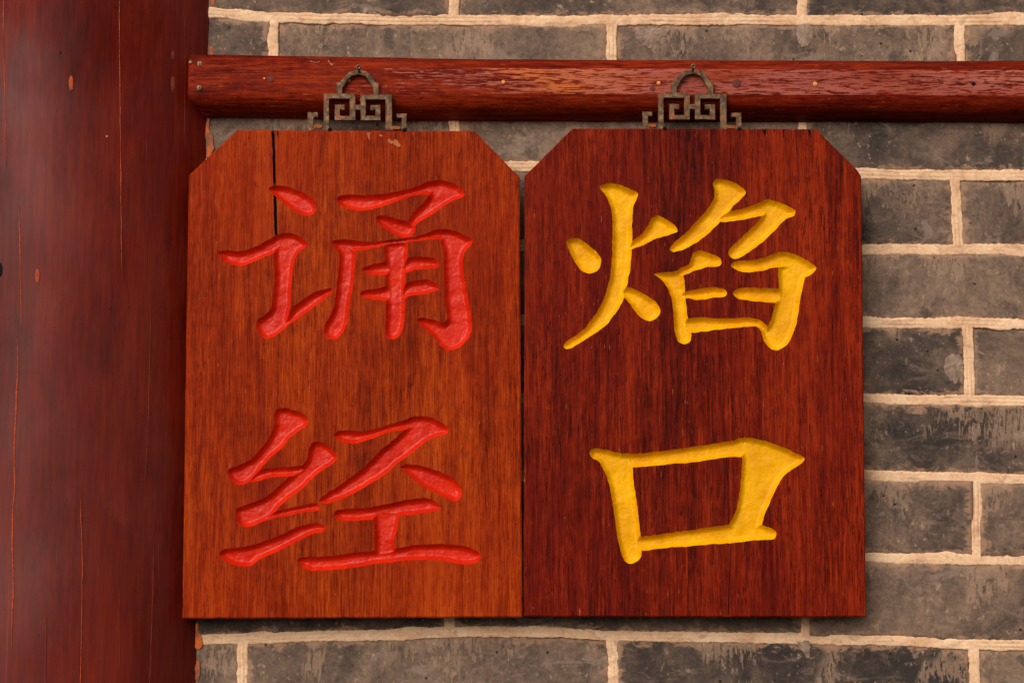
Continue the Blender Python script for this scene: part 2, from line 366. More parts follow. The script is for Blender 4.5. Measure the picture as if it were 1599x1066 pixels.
def brick(k, xl, xr, tone, seed):
    G = 5.0
    nx = max(8, int((xr[0]-xl[0])/7)); ny = 16
    V = []; UV = []; F = []
    tx, tz = (random.random()-.5)*.004, (random.random()-.5)*.016
    base = -.0004 + random.random()*.0008
    chips = [(random.random(), random.choice((0, 1)), random.uniform(.01, .03)) for _ in range(3)]
    for j in range(ny+1):
        tv = j/ny
        for i in range(nx+1):
            tu = i/nx
            L = xl[0]+(xl[1]-xl[0])*tv + G; Rr = xr[0]+(xr[1]-xr[0])*tv - G
            x = L+(Rr-L)*tu
            yt = jy(k, x)+G; yb = jy(k+1, x)-G
            y = yt+(yb-yt)*tv
            p = at(x, y, 0)
            e = min(tv, 1-tv)*(yb-yt); e2 = min(tu, 1-tu)*(Rr-L); ee = min(e, e2)
            d = base + (tu-.5)*tx*1 + (tv-.5)*tz*.12
            d += noise.fractal(Vector((p.x*28+seed, p.z*28, seed*3.1)), .8, 2.0, 4)*.0009
            edge_n = 4.0+5.0*(.5+.5*noise.noise(Vector((x*.035, y*.035, seed))))
            if ee < edge_n: d += .0010*((1-ee/edge_n)**1.6)*(0.6+.8*abs(noise.noise(Vector((x*.09, y*.09, seed+4)))))
            V.append((p.x, d, p.z)); UV.append((tu, 1-tv))
    W = nx+1
    for j in range(ny):
        for i in range(nx):
            a = j*W+i; F.append((a, a+W, a+W+1, a+1))
    # sides into the wall
    ring = [i for i in range(W)] + [j*W+nx for j in range(1, ny+1)] + [ny*W+i for i in range(nx-1, -1, -1)] + [j*W for j in range(ny-1, 0, -1)]
    n0 = len(V)
    for r_ in ring: V.append((V[r_][0], .013, V[r_][2])); UV.append(UV[r_])
    for q in range(len(ring)):
        q2 = (q+1) % len(ring); F.append((ring[q], ring[q2], n0+q2, n0+q))
    o = mesh_obj('brick', V, F, M['brick'], wall, smooth=True)
    ul = o.data.uv_layers.new(name='UVMap')
    for lp in o.data.loops: ul.data[lp.index].uv = UV[lp.vertex_index]
    o['tone'] = tone
    return o
tone_fix = {(1,1):.5,(1,2):.7,(1,3):.55,(2,3):.85,(3,2):.35,(3,3):.3,(4,3):.55,(5,2):.5,(5,3):.2,(6,3):1.15,(7,2):.1,(7,3):.5,(8,3):.5,(8,2):.3,(9,1):.6,(9,2):.55,(9,3):.1,(0,1):.25,(0,2):.5,(0,3):.45}
for k in range(10):
    hs_ = [(X0, X0)]+H[k]+[(X1, X1)]
    for i in range(len(hs_)-1):
        brick(k, hs_[i], hs_[i+1], tone_fix.get((k, i), random.uniform(.2, .8)), random.random()*50+k)
PROF = [(-1.0,-.0012),(-.97,.0001),(-.86,.0004),(-.46,.0006),(-.37,.0003),(-.27,.0006),(-.08,.0008),(.14,.0008),(.30,.0006),(.38,.0003),(.47,.0005),(.84,.0004),(.96,.0001),(1.0,-.0012)]
def strip(name, path, hw, seed, vertical=False, flat=0.0):
    V = []; F = []; gr = []
    n = len(path); W = len(PROF)
    for i, (x, y) in enumerate(path):
        patch = noise.noise(Vector((x*.006, y*.006, seed+50)))
        rag = lambda o_: noise.noise(Vector((x*.05+o_, y*.05, seed)))*1.1 + noise.noise(Vector((x*.22+o_, y*.22, seed)))*1.3 + noise.noise(Vector((x*.6+o_, y*.6, seed)))*1.1 + max(0, noise.noise(Vector((x*.016+o_, y*.016, seed+3)))-.25)*8
        a, b = hw+rag(0)+rag(7)*.4, hw+rag(40)+rag(57)*.4
        wob = noise.noise(Vector((x*.02, y*.02, seed+8)))*.9
        fade = .0+.9*min(1, max(0, .3+1.8*noise.noise(Vector((x*.012, y*.012, seed+20)))))
        for t, h in PROF:
            d = (t*a if t < 0 else t*b)
            if abs(t) < .6: d = t*hw + wob
            hh = h
            if abs(t) < .5: hh = .0005 + (h-.0005)*fade
            px, py = (x+d, y) if vertical else (x, y+d)
            p = at(px, py, 0)
            hh += noise.noise(Vector((p.x*160, p.z*160, seed)))*.00035 + noise.noise(Vector((p.x*500, 3, p.z*500)))*.00015
            V.append((p.x, -hh, p.z)); gr.append((1.0 if abs(abs(t)-.375) < .02 else (.35 if abs(t) > .9 else 0.0))*fade)
    for i in range(n-1):
        for j in range(W-1):
            a = i*W+j
            q = (a, a+1, a+W+1, a+W) if not vertical else (a, a+W, a+W+1, a+1)
            F.append(q)
    o = mesh_obj(name, V, F, M['mortar'], wall, smooth=True)
    at_ = o.data.attributes.new('groove', 'FLOAT', 'POINT'); at_.data.foreach_set('value', gr)
    return o
for k in range(len(J)):
    strip('bed_joint', [(x, jy(k, x)) for x in np.arange(X0, X1, 2.6)], 8.4, k*3.7)
for k in range(10):
    for (x0, x1) in H[k]:
        y0, y1 = jy(k, x0)+5, jy(k+1, x1)-5
        yy = np.arange(y0, y1+1, 2.6)
        strip('head_joint', [(x0+(x1-x0)*(y-y0)/(y1-y0)+1.2*noise.noise(Vector((y*.03, x0, 0))), y) for y in yy], 8.2, x0*.13+k, True)

# ================================================================== COLUMN
CR, CD = .15, .093
CX = at(317, 533).x - math.sqrt(CR*CR-CD*CD)
def on_col(px, py, lift=0.0):
    d = ray(px, py); r = CR+lift
    ox, oy = CAMP.x-CX, CAMP.y-CD
    A = d.x*d.x+d.y*d.y; B = 2*(ox*d.x+oy*d.y); C = ox*ox+oy*oy-r*r
    disc = B*B-4*A*C
    if disc < 0: disc = 0
    t = (-B-math.sqrt(disc))/(2*A); return CAMP+d*t
V = []; F = []; NS, NZ = 160, 60
z0, z1 = -.46, .46
for j in range(NZ+1):
    z = z0+(z1-z0)*j/NZ
    for i in range(NS):
        a = 2*math.pi*i/NS
        r = CR+.0006*noise.noise(Vector((math.cos(a)*2.2, math.sin(a)*2.2, z*1.6)))
        V.append((CX+r*math.cos(a), CD+r*math.sin(a), z))
for j in range(NZ):
    for i in range(NS):
        F.append((j*NS+i, j*NS+(i+1) % NS, (j+1)*NS+(i+1) % NS, (j+1)*NS+i))
F.append(tuple(range(NS-1, -1, -1))); F.append(tuple(NZ*NS+i for i in range(NS)))
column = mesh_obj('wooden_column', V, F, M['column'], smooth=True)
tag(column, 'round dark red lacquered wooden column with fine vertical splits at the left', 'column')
def split(pts, wmax, mat, seed, name='split'):
    V = []; F = []; n = 0
    P = []
    for (a, b) in zip(pts[:-1], pts[1:]):
        m = max(2, int(abs(b[1]-a[1])/4))
        for j in range(m): P.append((a[0]+(b[0]-a[0])*j/m, a[1]+(b[1]-a[1])*j/m))
    P.append(pts[-1])
    N = len(P)
    for i, (x, y) in enumerate(P):
        t = i/(N-1); ta = min(1, min(t, 1-t)*7)**.7
        w_ = wmax*ta*(.35+.65*abs(.5+noise.noise(Vector((y*.02, seed, 0)))+.4*noise.noise(Vector((y*.15, seed, 0)))))
        x += noise.noise(Vector((y*.05, seed, 5)))*.8
        for s_ in (-1, 0, 1):
            V.append(on_col(x+s_*w_/2, y, .0005 if s_ else .00065))
    for i in range(N-1):
        for c in (0, 1):
            a = i*3+c; F.append((a, a+3, a+4, a+1))
    return mesh_obj(name, V, F, mat, column)
split([(6,-40),(5,60),(8,150),(10,262)], 1.6, M['bare_wood'], 1)
split([(30,322),(32,430),(33,470),(34,520)], 2.2, M['bare_wood'], 2)
split([(27,500),(28,560),(25,640),(22,700),(23,760),(20,800),(19,850),(21,915),(19,960),(18,1020)], 3.0, M['bare_wood'], 3)
split([(186,-40),(187,90),(188,200),(189,300),(190,400),(191,440)], 2.0, M['bare_wood'], 4)
split([(229,200),(230,330),(229,430)], .8, M['bare_dim'], 5)
split([(236,440),(234,560),(231,680),(225,770)], 1.2, M['bare_dim'], 6)
split([(125,750),(127,820),(129,880),(127,1000),(125,1100)], 1.9, M['bare_wood'], 7)
split([(240,840),(239,920),(236,1000),(233,1100)], 1.6, M['bare_dim'], 8)
split([(72,960),(71,1090)], 1.2, M['bare_dim'], 9)
split([(186,910),(187,1000),(186,1090)], .8, M['bare_dim'], 10)
split([(289,-30),(289,110),(288,240)], .8, M['bare_dim'], 11)
split([(248,800),(247,870),(249,910)], .8, M['bare_dim'], 12)
def blot(cx, cy, rx, ry, mat, name, seed):
    V = [on_col(cx, cy, .0007)]; F = []
    N = 18
    for i in range(N):
        a = 2*math.pi*i/N; q = 1+.25*noise.noise(Vector((math.cos(a)*1.5, math.sin(a)*1.5, seed)))
        V.append(on_col(cx+rx*q*math.cos(a), cy+ry*q*math.sin(a), .0005))
    for i in range(N): F.append((0, 1+(i+1) % N, 1+i))
    return mesh_obj(name, V, F, mat, column)
blot(111, 130, 3.5, 12, M['bare_wood'], 'bare_patch', 1)
blot(270, 131, 3.4, 12, M['bare_dim'], 'bare_patch', 2)
blot(270, 86, 3.2, 7, M['bare_dim'], 'bare_patch', 3)
blot(58, 430, 3.2, 11, M['bare_wood'], 'bare_patch', 4)
blot(0, 421, 4, 11, M['hole'], 'nail_hole', 5)
blot(167, 213, 1.6, 1.6, M['cobweb'], 'paint_speck', 6)
blot(94, 82, 1.2, 1.6, M['hole'], 'nail_hole', 7)

# orange paint slopped on the bricks along the column
def slop(pts, y, seed):
    poly = smooth_closed(pts, 3, 1.2, seed)
    V = [at(p[0], p[1], y+.0003*noise.noise(Vector((p[0]*.1, p[1]*.1, 0)))) for p in poly]; n = len(V)
    V2 = [Vector((v_.x, y+.004, v_.z)) for v_ in V]
    F = [tuple(range(n-1, -1, -1))]+[(i, (i+1) % n, n+(i+1) % n, n+i) for i in range(n)]
    return mesh_obj('paint_drip', V+V2, F, M['orange_paint'], wall)
slop([(325,179),(329,176),(330,181),(327,190),(326,201),(330,210),(333,214),(332,222),(335,232),(331,238),(328,246),(322,246),(323,228),(321,210),(322,192)], -.0016, 1)
slop([(327,74),(331,72),(334,80),(331,88),(327,88)], -.0010, 2)
slop([(330,0),(335,-4),(334,8),(330,8)], -.0010, 3)
slop([(304,974),(310,973),(309,985),(315,992),(316,1008),(308,1013),(303,1008),(305,990)], -.0012, 4)
slop([(306,1030),(311,1032),(312,1050),(309,1064),(305,1060)], -.0010, 5)

M['cement'] = plain('pale_cement', lin(156, 130, 112), .85, 0, lin(118, 98, 86), 160, .6)
def smear(pts, seed):
    poly = smooth_closed(pts, 1.6, 3.2, seed)
    V = [at(p[0], p[1], -.0004+.0008*noise.noise(Vector((p[0]*.2, p[1]*.2, seed)))) for p in poly]; n = len(V)
    V2 = [Vector((v_.x, .003, v_.z)) for v_ in V]
    c = Vector((sum(v_.x for v_ in V)/n, -.0016, sum(v_.z for v_ in V)/n))
    F = [(2*n, (i+1) % n, i) for i in range(n)]+[(i, (i+1) % n, n+(i+1) % n, n+i) for i in range(n)]
    return mesh_obj('cement_smear', V+V2+[c], F, M['cement'], wall)
smear([(992,43),(1015,44),(1040,44),(1043,52),(1030,62),(1018,74),(1004,70),(993,58)], 1)
smear([(1246,40),(1266,40),(1269,56),(1262,70),(1252,73),(1244,60)], 2)
smear([(562,12),(578,9),(592,16),(590,23),(568,22)], 3)
smear([(1478,558),(1498,552),(1503,580),(1495,598),(1482,592),(1474,572)], 4)
smear([(1244,1000),(1264,1002),(1266,1016),(1262,1026),(1252,1014)], 5)
# ================================================================== RAIL
RF = -.026                      # front plane of the rail
def rail_z(px, which):
    x = px
    top = np.interp(x, [293, 700, 1599], [87.5, 92.6, 95.3]); ch = np.interp(x, [293, 700, 1599], [102, 106, 109.8])
    lo = np.interp(x, [293, 700, 1599], [146, 146, 149.7]); bo = np.interp(x, [293, 700, 1599], [177, 183, 186])
    return dict(top=top, ch=ch, lo=lo, bo=bo)[which]
V = []; F = []; FM = []
xs = [293.0, 293.6, 295, 298, 303, 309, 316, 322, 328, 333, 340] + list(np.arange(360, 2400, 24))
ring_n = None
for px in xs:
    X = at(px, 130, RF).x
    Zt, Zc, Zl = at(px, rail_z(px, 'top'), RF+.009).z, at(px, rail_z(px, 'ch'), RF).z, at(px, rail_z(px, 'lo'), RF).z
    Zb = at(px, rail_z(px, 'bo'), RF+.012).z; kf = float(np.interp(px, [293, 520, 900], [.35, .6, 1]))
    back = -.010 if px < 331 else .0005
    inset = .0015*(1-min(1, (px-293)/2.5))**.5 if px < 295.5 else 0
    pr = [(back, Zt-.0005), (RF+.0115*kf+.002, Zt), (RF+.0085*kf, Zt-.0004), (RF+.0045*kf, (Zt+Zc)/2+.0010), (RF+.0010*kf, Zc+.0008), (RF, Zc-.0002)]
    m0 = len(pr)
    for q in range(1, 7): pr.append((RF, Zc+(Zl-Zc)*q/6))
    m1 = len(pr)
    for q in range(1, 9):
        a = R(90)*q/8; pr.append((RF+.027*(1-math.cos(a)), Zl-(Zl-Zb)*math.sin(a)))
    pr.append((back, Zb))
    # lower left corner cut off
    cut = at(293, 150, RF).z - (X-at(293, 150, RF).x)*1.05
    pr = [(y_+inset, max(z_, min(cut, Zl+.001)) if z_ < Zl else z_) for y_, z_ in pr]
    pr = [(y_, z_-inset if z_ > (Zt+Zb)/2 else z_+inset) for y_, z_ in pr]
    ring_n = len(pr)
    for y_, z_ in pr:
        V.append((X, y_ + .0003*noise.noise(Vector((X*30, z_*60, 1))), z_+.0003*noise.noise(Vector((X*22, z_*20, 4)))))
for i in range(len(xs)-1):
    for j in range(ring_n):
        a = i*ring_n+j; b = i*ring_n+(j+1) % ring_n
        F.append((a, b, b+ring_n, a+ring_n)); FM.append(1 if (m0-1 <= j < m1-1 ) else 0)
F.append(tuple(range(ring_n-1, -1, -1))); FM.append(0)
F.append(tuple((len(xs)-1)*ring_n+j for j in range(ring_n))); FM.append(0)
rail = mesh_obj('wooden_rail', V, F, [M['rail'], M['rail_worn_sheen']], smooth=True, fm=FM)
for p_ in rail.data.polygons:
    if len(p_.vertices) > 4: p_.use_smooth = False
tag(rail, 'long red brown wooden rail fixed across the wall above both boards', 'rail')
def disc(name, px, py, r_px, mat, h=.0006, dome=True, slot=False, parent=rail, y=RF, N=18):
    c = at(px, py, y); r = r_px*.00048
    V = [(c.x, y-h*(1.5 if dome else 1), c.z)]; F = []
    for rr, hh in ((.6, h*(1.35 if dome else 1)), (.92, h*.8), (1.0, -.0005)):
        for i in range(N):
            a = 2*math.pi*i/N; V.append((c.x+r*rr*math.cos(a), y-hh, c.z+r*rr*math.sin(a)))
    for i in range(N): F.append((0, 1+i, 1+(i+1) % N))
    for k in range(2):
        for i in range(N): F.append((1+k*N+i, 1+(k+1)*N+i, 1+(k+1)*N+(i+1) % N, 1+k*N+(i+1) % N))
    o = mesh_obj(name, V, F, mat, parent, smooth=True)
    if slot:
        v, f = box(c.x-r*.7, c.x+r*.7, y-h*1.55, y-h*1.2, c.z-r*.1, c.z+r*.1)
        mesh_obj('slot', v, f, M['hole'], o)
        v, f = box(c.x-r*.1, c.x+r*.1, y-h*1.57, y-h*1.22, c.z-r*.7, c.z+r*.7)
        mesh_obj('slot', v, f, M['hole'], o)
    return o
disc('screw', 312, 100.5, 4.6, M['steel'], .0010, slot=True, y=RF+.0005)
disc('screw', 311.5, 137.5, 4.4, M['steel'], .0010, slot=True)
disc('screw', 297.5, 98, 3.0, M['steel'], .0010, y=RF+.001)
disc('wood_plug', 422.5, 123.5, 6.5, M['dark_plug'], .0003, False)
disc('wood_plug', 1150, 130.5, 7.5, M['dark_plug'], .0003, False)
disc('wood_plug', 1019, 138.5, 5.2, M['dark_plug'], .0002, False)
for q in ((413, 123, 2.0), (545, 126.5, 2.6), (786, 128.5, 3.4), (1028.5, 130, 3.4), (1273, 131.5, 4.0)):
    disc('pale_peg', q[0], q[1], q[2], M['pale_plug'], .0005)
disc('nail_hole', 1520, 131.5, 3.6, M['hole'], .0002, False)
disc('nail_hole', 1279, 145, 1.3, M['hole'], .0002, False)
# pale dust scribble on the top chamfer
def scribble(pts, w_):
    V = []; F = []
    for i, (x, y) in enumerate(pts):
        ly = RF+.0078 if y < 96 else RF+.0030
        p = at(x, y, ly-.0022)
        V += [(p.x, p.y, p.z+w_*(1 if i % 2 else .6)), (p.x, p.y-.0006, p.z), (p.x, p.y, p.z-w_*(.6 if i % 2 else 1))]
    for i in range(len(pts)-1):
        for c in (0, 1):
            a = i*3+c; F.append((a, a+1, a+4, a+3))
    return mesh_obj('dust_thread', V, F, M['cobweb'], rail)
scribble([(480,95.5),(486,96.5),(492,98.3),(498,97.5),(504,95.5),(510,94.0),(514,93.0),(519,90.5)], .00045)
scribble([(510,93.5),(514,96.5),(516,100),(520,101.5)], .0008)
# nails the hangers hang on
def nail(px, py):
    y1 = RF-.0125
    c = at(px, py, y1); c0 = at(px+1, py+9, RF)
    V = []; F = []; N = 10
    prof = [(0, .0000, y1-.0012), (.0014, 0, y1-.0012), (.0021, 0, y1-.0006), (.0020, 0, y1+.0002), (.0009, 0, y1+.0004)]
    for r_, _, y_ in prof[1:]:
        for i in range(N):
            a = 2*math.pi*i/N; V.append((c.x+r_*math.cos(a), y_, c.z+r_*math.sin(a)))
    for i in range(N):
        a = 2*math.pi*i/N; V.append((c.x+.0009*math.cos(a), RF+.004, c.z-.0030+.0009*math.sin(a)))
    F.append(tuple(range(N)))
    for k in range(4):
        for i in range(N): F.append((k*N+i, k*N+(i+1) % N, (k+1)*N+(i+1) % N, (k+1)*N+i))
    mesh_obj('nail', V, F, M['steel'], rail, smooth=True)
nail(560, 105.5); nail(1082.7, 104.3)

# ================================================================== HANGING BOARDS
C1 = (330, 270, 3.948); C2 = (490, 270, 3.674); C3 = (330, 620, 3.809); C4 = (490, 630, 3.807)
C5 = (860, 260, 3.552); C6 = (1010, 260, 3.554); C7 = (900, 670, 4.637); C8 = (1080, 670, 4.637)
def T(c, pts): return [(c[0]+x/c[2], c[1]+y/c[2]) for x, y in pts]
song = [  # 诵
 T(C1, [(350,98),(380,82),(440,80),(520,103),(590,133),(635,173),(648,215),(632,252),(590,262),(540,250),(480,212),(420,167),(375,125)]),
 T(C1, [(40,490),(80,478),(170,482),(250,465),(330,425),(400,385),(450,375),(450,440),(400,485),(300,530),(230,560),(170,572),(110,560),(65,525)]),
 T(C1, [(395,395),(430,376),(480,369),(530,383),(592,438),(550,480),(515,530),(503,620),(492,720),(490,800),(480,860),(470,930),(440,965),(400,1000),(345,1022),(300,1002),(277,950),(285,905),(330,875),(365,840),(378,780),(390,650),(388,560),(382,490),(390,440)]),
 T(C1, [(465,895),(500,830),(570,775),(650,730),(740,707),(752,725),(730,750),(660,805),(560,880),(480,935),(420,985),(395,965),(430,925)]),
 T(C2, [(130,150),(150,130),(200,125),(300,128),(420,118),(520,98),(600,75),(660,50),(720,55),(740,100),(660,127),(600,125),(520,147),(420,182),(330,210),(250,217),(190,205),(150,185)]),
 T(C2, [(640,58),(720,42),(790,57),(840,85),(862,130),(800,160),(740,192),(680,238),(600,285),(570,308),(545,295),(542,270),(580,220),(625,175),(660,125),(645,90)]),
 T(C2, [(357,260),(375,242),(430,250),(500,270),(545,282),(582,300),(580,335),(550,367),(500,370),(450,347),(395,312),(362,280)]),
 T(C2, [(100,400),(125,385),(170,385),(215,400),(237,450),(234,560),(227,640),(207,740),(197,830),(177,900),(130,952),(90,950),(60,920),(65,870),(98,810),(123,720),(133,620),(143,530),(145,470),(120,430)]),
 T(C2, [(105,400),(150,381),(230,388),(330,396),(440,383),(560,370),(640,348),(700,328),(750,321),(800,329),(850,350),(900,378),(912,392),(890,430),(850,420),(740,393),(700,380),(600,390),(500,405),(400,418),(300,440),(200,450),(140,430)]),
 T(C2, [(720,343),(780,333),(850,353),(914,388),(875,440),(855,500),(867,620),(887,720),(903,820),(907,900),(882,957),(830,1002),(770,1017),(730,992),(680,932),(620,880),(590,845),(620,831),(690,843),(745,858),(762,820),(753,740),(748,620),(744,500),(743,450),(730,400)]),
 T(C2, [(408,400),(500,388),(537,400),(537,480),(527,580),(522,700),(522,800),(517,870),(492,932),(450,955),(415,937),(411,880),(414,760),(411,640),(409,520),(404,430)]),
 T(C2, [(273,552),(300,537),(370,517),(420,508),(450,530),(445,572),(390,587),(320,582),(288,570)]),
 T(C2, [(500,530),(540,489),(610,480),(690,489),(717,512),(707,541),(660,549),(580,557),(510,572)]),
 T(C2, [(260,690),(290,674),(370,663),(430,648),(455,690),(440,730),(370,730),(300,720),(268,705)]),
 T(C2, [(490,690),(520,643),(580,619),(650,611),(700,633),(720,660),(700,677),(620,697),(550,707),(500,722)]),
]
jing = [  # 经
 T(C3, [(375,110),(385,75),(430,62),(480,74),(540,94),(574,130),(567,167),(520,202),(472,237),(430,292),(362,352),(312,402),(282,442),(250,482),(200,517),(155,520),(115,492),(94,450),(110,425),(170,400),(240,365),(290,310),(335,250),(373,175)]),
 T(C3, [(250,450),(300,429),(380,417),(470,414),(550,405),(570,430),(520,462),(470,472),(400,472),(330,482),(260,502),(225,502)]),
 T(C3, [(583,300),(600,270),(640,261),(690,284),(737,325),(750,360),(727,392),(662,432),(602,482),(542,542),(462,602),(402,652),(362,702),(300,742),(210,772),(163,752),(146,710),(144,665),(180,650),(260,620),(330,588),(390,538),(450,483),(520,423),(565,373)]),
 T(C3, [(335,695),(400,674),(470,657),(560,639),(625,631),(650,650),(632,673),(560,682),(460,702),(380,717),(300,737),(290,712)]),
 T(C3, [(48,930),(70,904),(150,894),(240,879),(330,849),(410,819),(490,779),(570,754),(640,749),(677,770),(667,798),(600,812),(520,852),(440,892),(360,932),(290,962),(230,1002),(160,1002),(90,977),(58,955)]),
 T(C4, [(116,190),(140,164),(200,159),(300,163),(400,138),(500,108),(580,84),(640,75),(690,90),(690,150),(600,160),(545,158),(480,161),(400,186),(320,217),(240,237),(170,227),(130,207)]),
 T(C4, [(560,88),(640,72),(700,84),(760,114),(802,150),(792,182),(740,192),(680,217),(620,262),(560,312),(500,352),(430,417),(340,472),(250,527),(150,572),(60,594),(30,578),(60,545),(130,500),(210,445),(280,393),(340,338),(400,273),(470,218),(525,168),(560,128)]),
 T(C4, [(513,380),(545,361),(610,364),(680,379),(760,409),(830,444),(872,490),(880,540),(850,580),(800,567),(720,527),(650,492),(590,447),(550,412)]),
 T(C4, [(116,660),(140,634),(220,624),(320,618),(420,598),(520,578),(600,563),(680,563),(740,593),(754,620),(700,642),(600,657),(500,667),(380,682),(280,694),(190,697),(138,685)]),
 T(C4, [(358,640),(420,625),(505,640),(503,700),(492,760),(477,820),(485,885),(450,905),(370,905),(363,800),(358,720)]),
 T(C4, [(-99,931),(-80,914),(-49,909),(41,909),(150,898),(250,883),(340,876),(430,868),(500,858),(600,839),(700,834),(820,837),(910,849),(960,869),(992,900),(972,941),(920,954),(850,950),(750,932),(650,927),(550,932),(450,942),(350,952),(250,972),(150,982),(50,992),(-20,990),(-77,965)]),
]
yan = [  # 焰
 T(C5, [(89,420),(110,397),(150,399),(200,429),(250,469),(277,510),(274,555),(246,585),(205,592),(165,572),(130,521),(104,470)]),
 T(C5, [(272,115),(310,94),(370,99),(430,119),(484,150),(477,180),(462,210),(454,260),(452,340),(450,450),(442,560),(422,660),(402,740),(352,822),(292,892),(210,947),(120,1002),(85,1012),(70,995),(90,965),(150,929),(210,869),(260,799),(300,719),(325,629),(339,519),(341,400),(343,300),(333,230),(308,165)]),
 T(C5, [(425,450),(455,410),(510,369),(540,324),(560,284),(595,272),(650,299),(697,335),(703,360),(650,380),(580,402),(520,432),(440,460)]),
 T(C5, [(385,700),(410,670),(460,679),(520,709),(577,745),(605,785),(600,827),(560,854),(513,847),(468,802),(428,747)]),
 T(C6, [(368,90),(390,69),(440,74),(500,97),(550,140),(532,172),(492,207),(452,257),(402,312),(342,372),(272,422),(200,462),(145,474),(126,455),(150,425),(210,374),(270,309),(330,243),(370,180),(374,130)]),
 T(C6, [(385,290),(420,256),(480,246),(560,226),(630,198),(680,186),(705,240),(670,267),(600,282),(520,297),(420,308)]),
 T(C6, [(628,203),(670,184),(720,194),(775,214),(824,245),(817,273),(772,291),(722,342),(662,402),(592,457),(520,502),(480,512),(453,485),(460,455),(510,410),(570,350),(620,298),(645,262),(630,240)]),
 T(C6, [(165,595),(190,560),(230,543),(248,508),(258,478),(295,466),(340,477),(390,498),(414,525),(402,552),(340,557),(270,577),(210,602),(180,612)]),
 T(C6, [(43,595),(90,587),(140,584),(190,578),(207,620),(212,700),(220,780),(228,850),(247,920),(242,967),(210,985),(173,967),(153,900),(148,820),(138,740),(113,670),(78,625)]),
 T(C6, [(185,700),(240,689),(320,674),(390,669),(437,685),(445,705),(432,722),(370,727),(300,740),(230,732),(185,728)]),
 T(C6, [(478,705),(500,679),(560,671),(650,674),(735,679),(765,700),(755,752),(690,754),(600,747),(520,737),(488,720)]),
 T(C6, [(205,852),(280,837),(380,841),(480,841),(560,836),(620,848),(668,883),(695,930),(655,945),(618,892),(580,887),(480,895),(380,907),(300,917),(245,920),(205,895)]),
 T(C6, [(468,545),(500,524),(570,519),(650,504),(720,477),(780,474),(850,499),(910,534),(940,560),(927,587),(880,612),(840,605),(760,565),(700,562),(640,577),(560,587),(500,577)]),
 T(C6, [(733,555),(790,535),(860,540),(932,572),(882,612),(867,660),(852,740),(837,830),(822,900),(782,982),(730,1017),(690,1012),(648,962),(638,910),(668,890),(688,850),(703,790),(723,730),(733,660)]),
]
kou = [  # 口
 T(C7, [(94,165),(120,139),(180,141),(260,159),(340,177),(402,184),(408,260),(415,380),(433,500),(448,620),(461,740),(472,830),(470,912),(440,957),(390,974),(350,952),(323,880),(298,790),(283,680),(263,540),(238,400),(203,300),(158,230),(113,205)]),
 T(C7, [(320,180),(430,176),(560,163),(700,146),(800,133),(881,120),(1000,103),(1130,79),(1200,61),(1270,90),(1260,185),(1215,197),(1135,200),(985,217),(835,240),(700,250),(560,264),(430,274),(385,265),(335,240)]),
 T(C8, [(318,75),(370,61),(440,64),(520,79),(620,114),(720,154),(818,208),(792,246),(732,287),(662,342),(632,392),(592,472),(552,562),(522,642),(507,700),(495,765),(400,795),(300,765),(270,692),(298,640),(328,560),(348,460),(358,350),(366,220),(350,150)]),
 T(C7, [(430,782),(560,767),(700,744),(835,729),(935,711),(1035,699),(1115,688),(1235,688),(1345,690),(1405,714),(1449,745),(1437,786),(1395,799),(1285,802),(1135,822),(985,830),(835,844),(700,852),(560,867),(465,874),(420,840)]),
]
M['glue'] = plain('dried_glue', lin(186, 112, 70), .8, 0, lin(150, 70, 38), 900)
TILT = R(1.6); THICK = .017
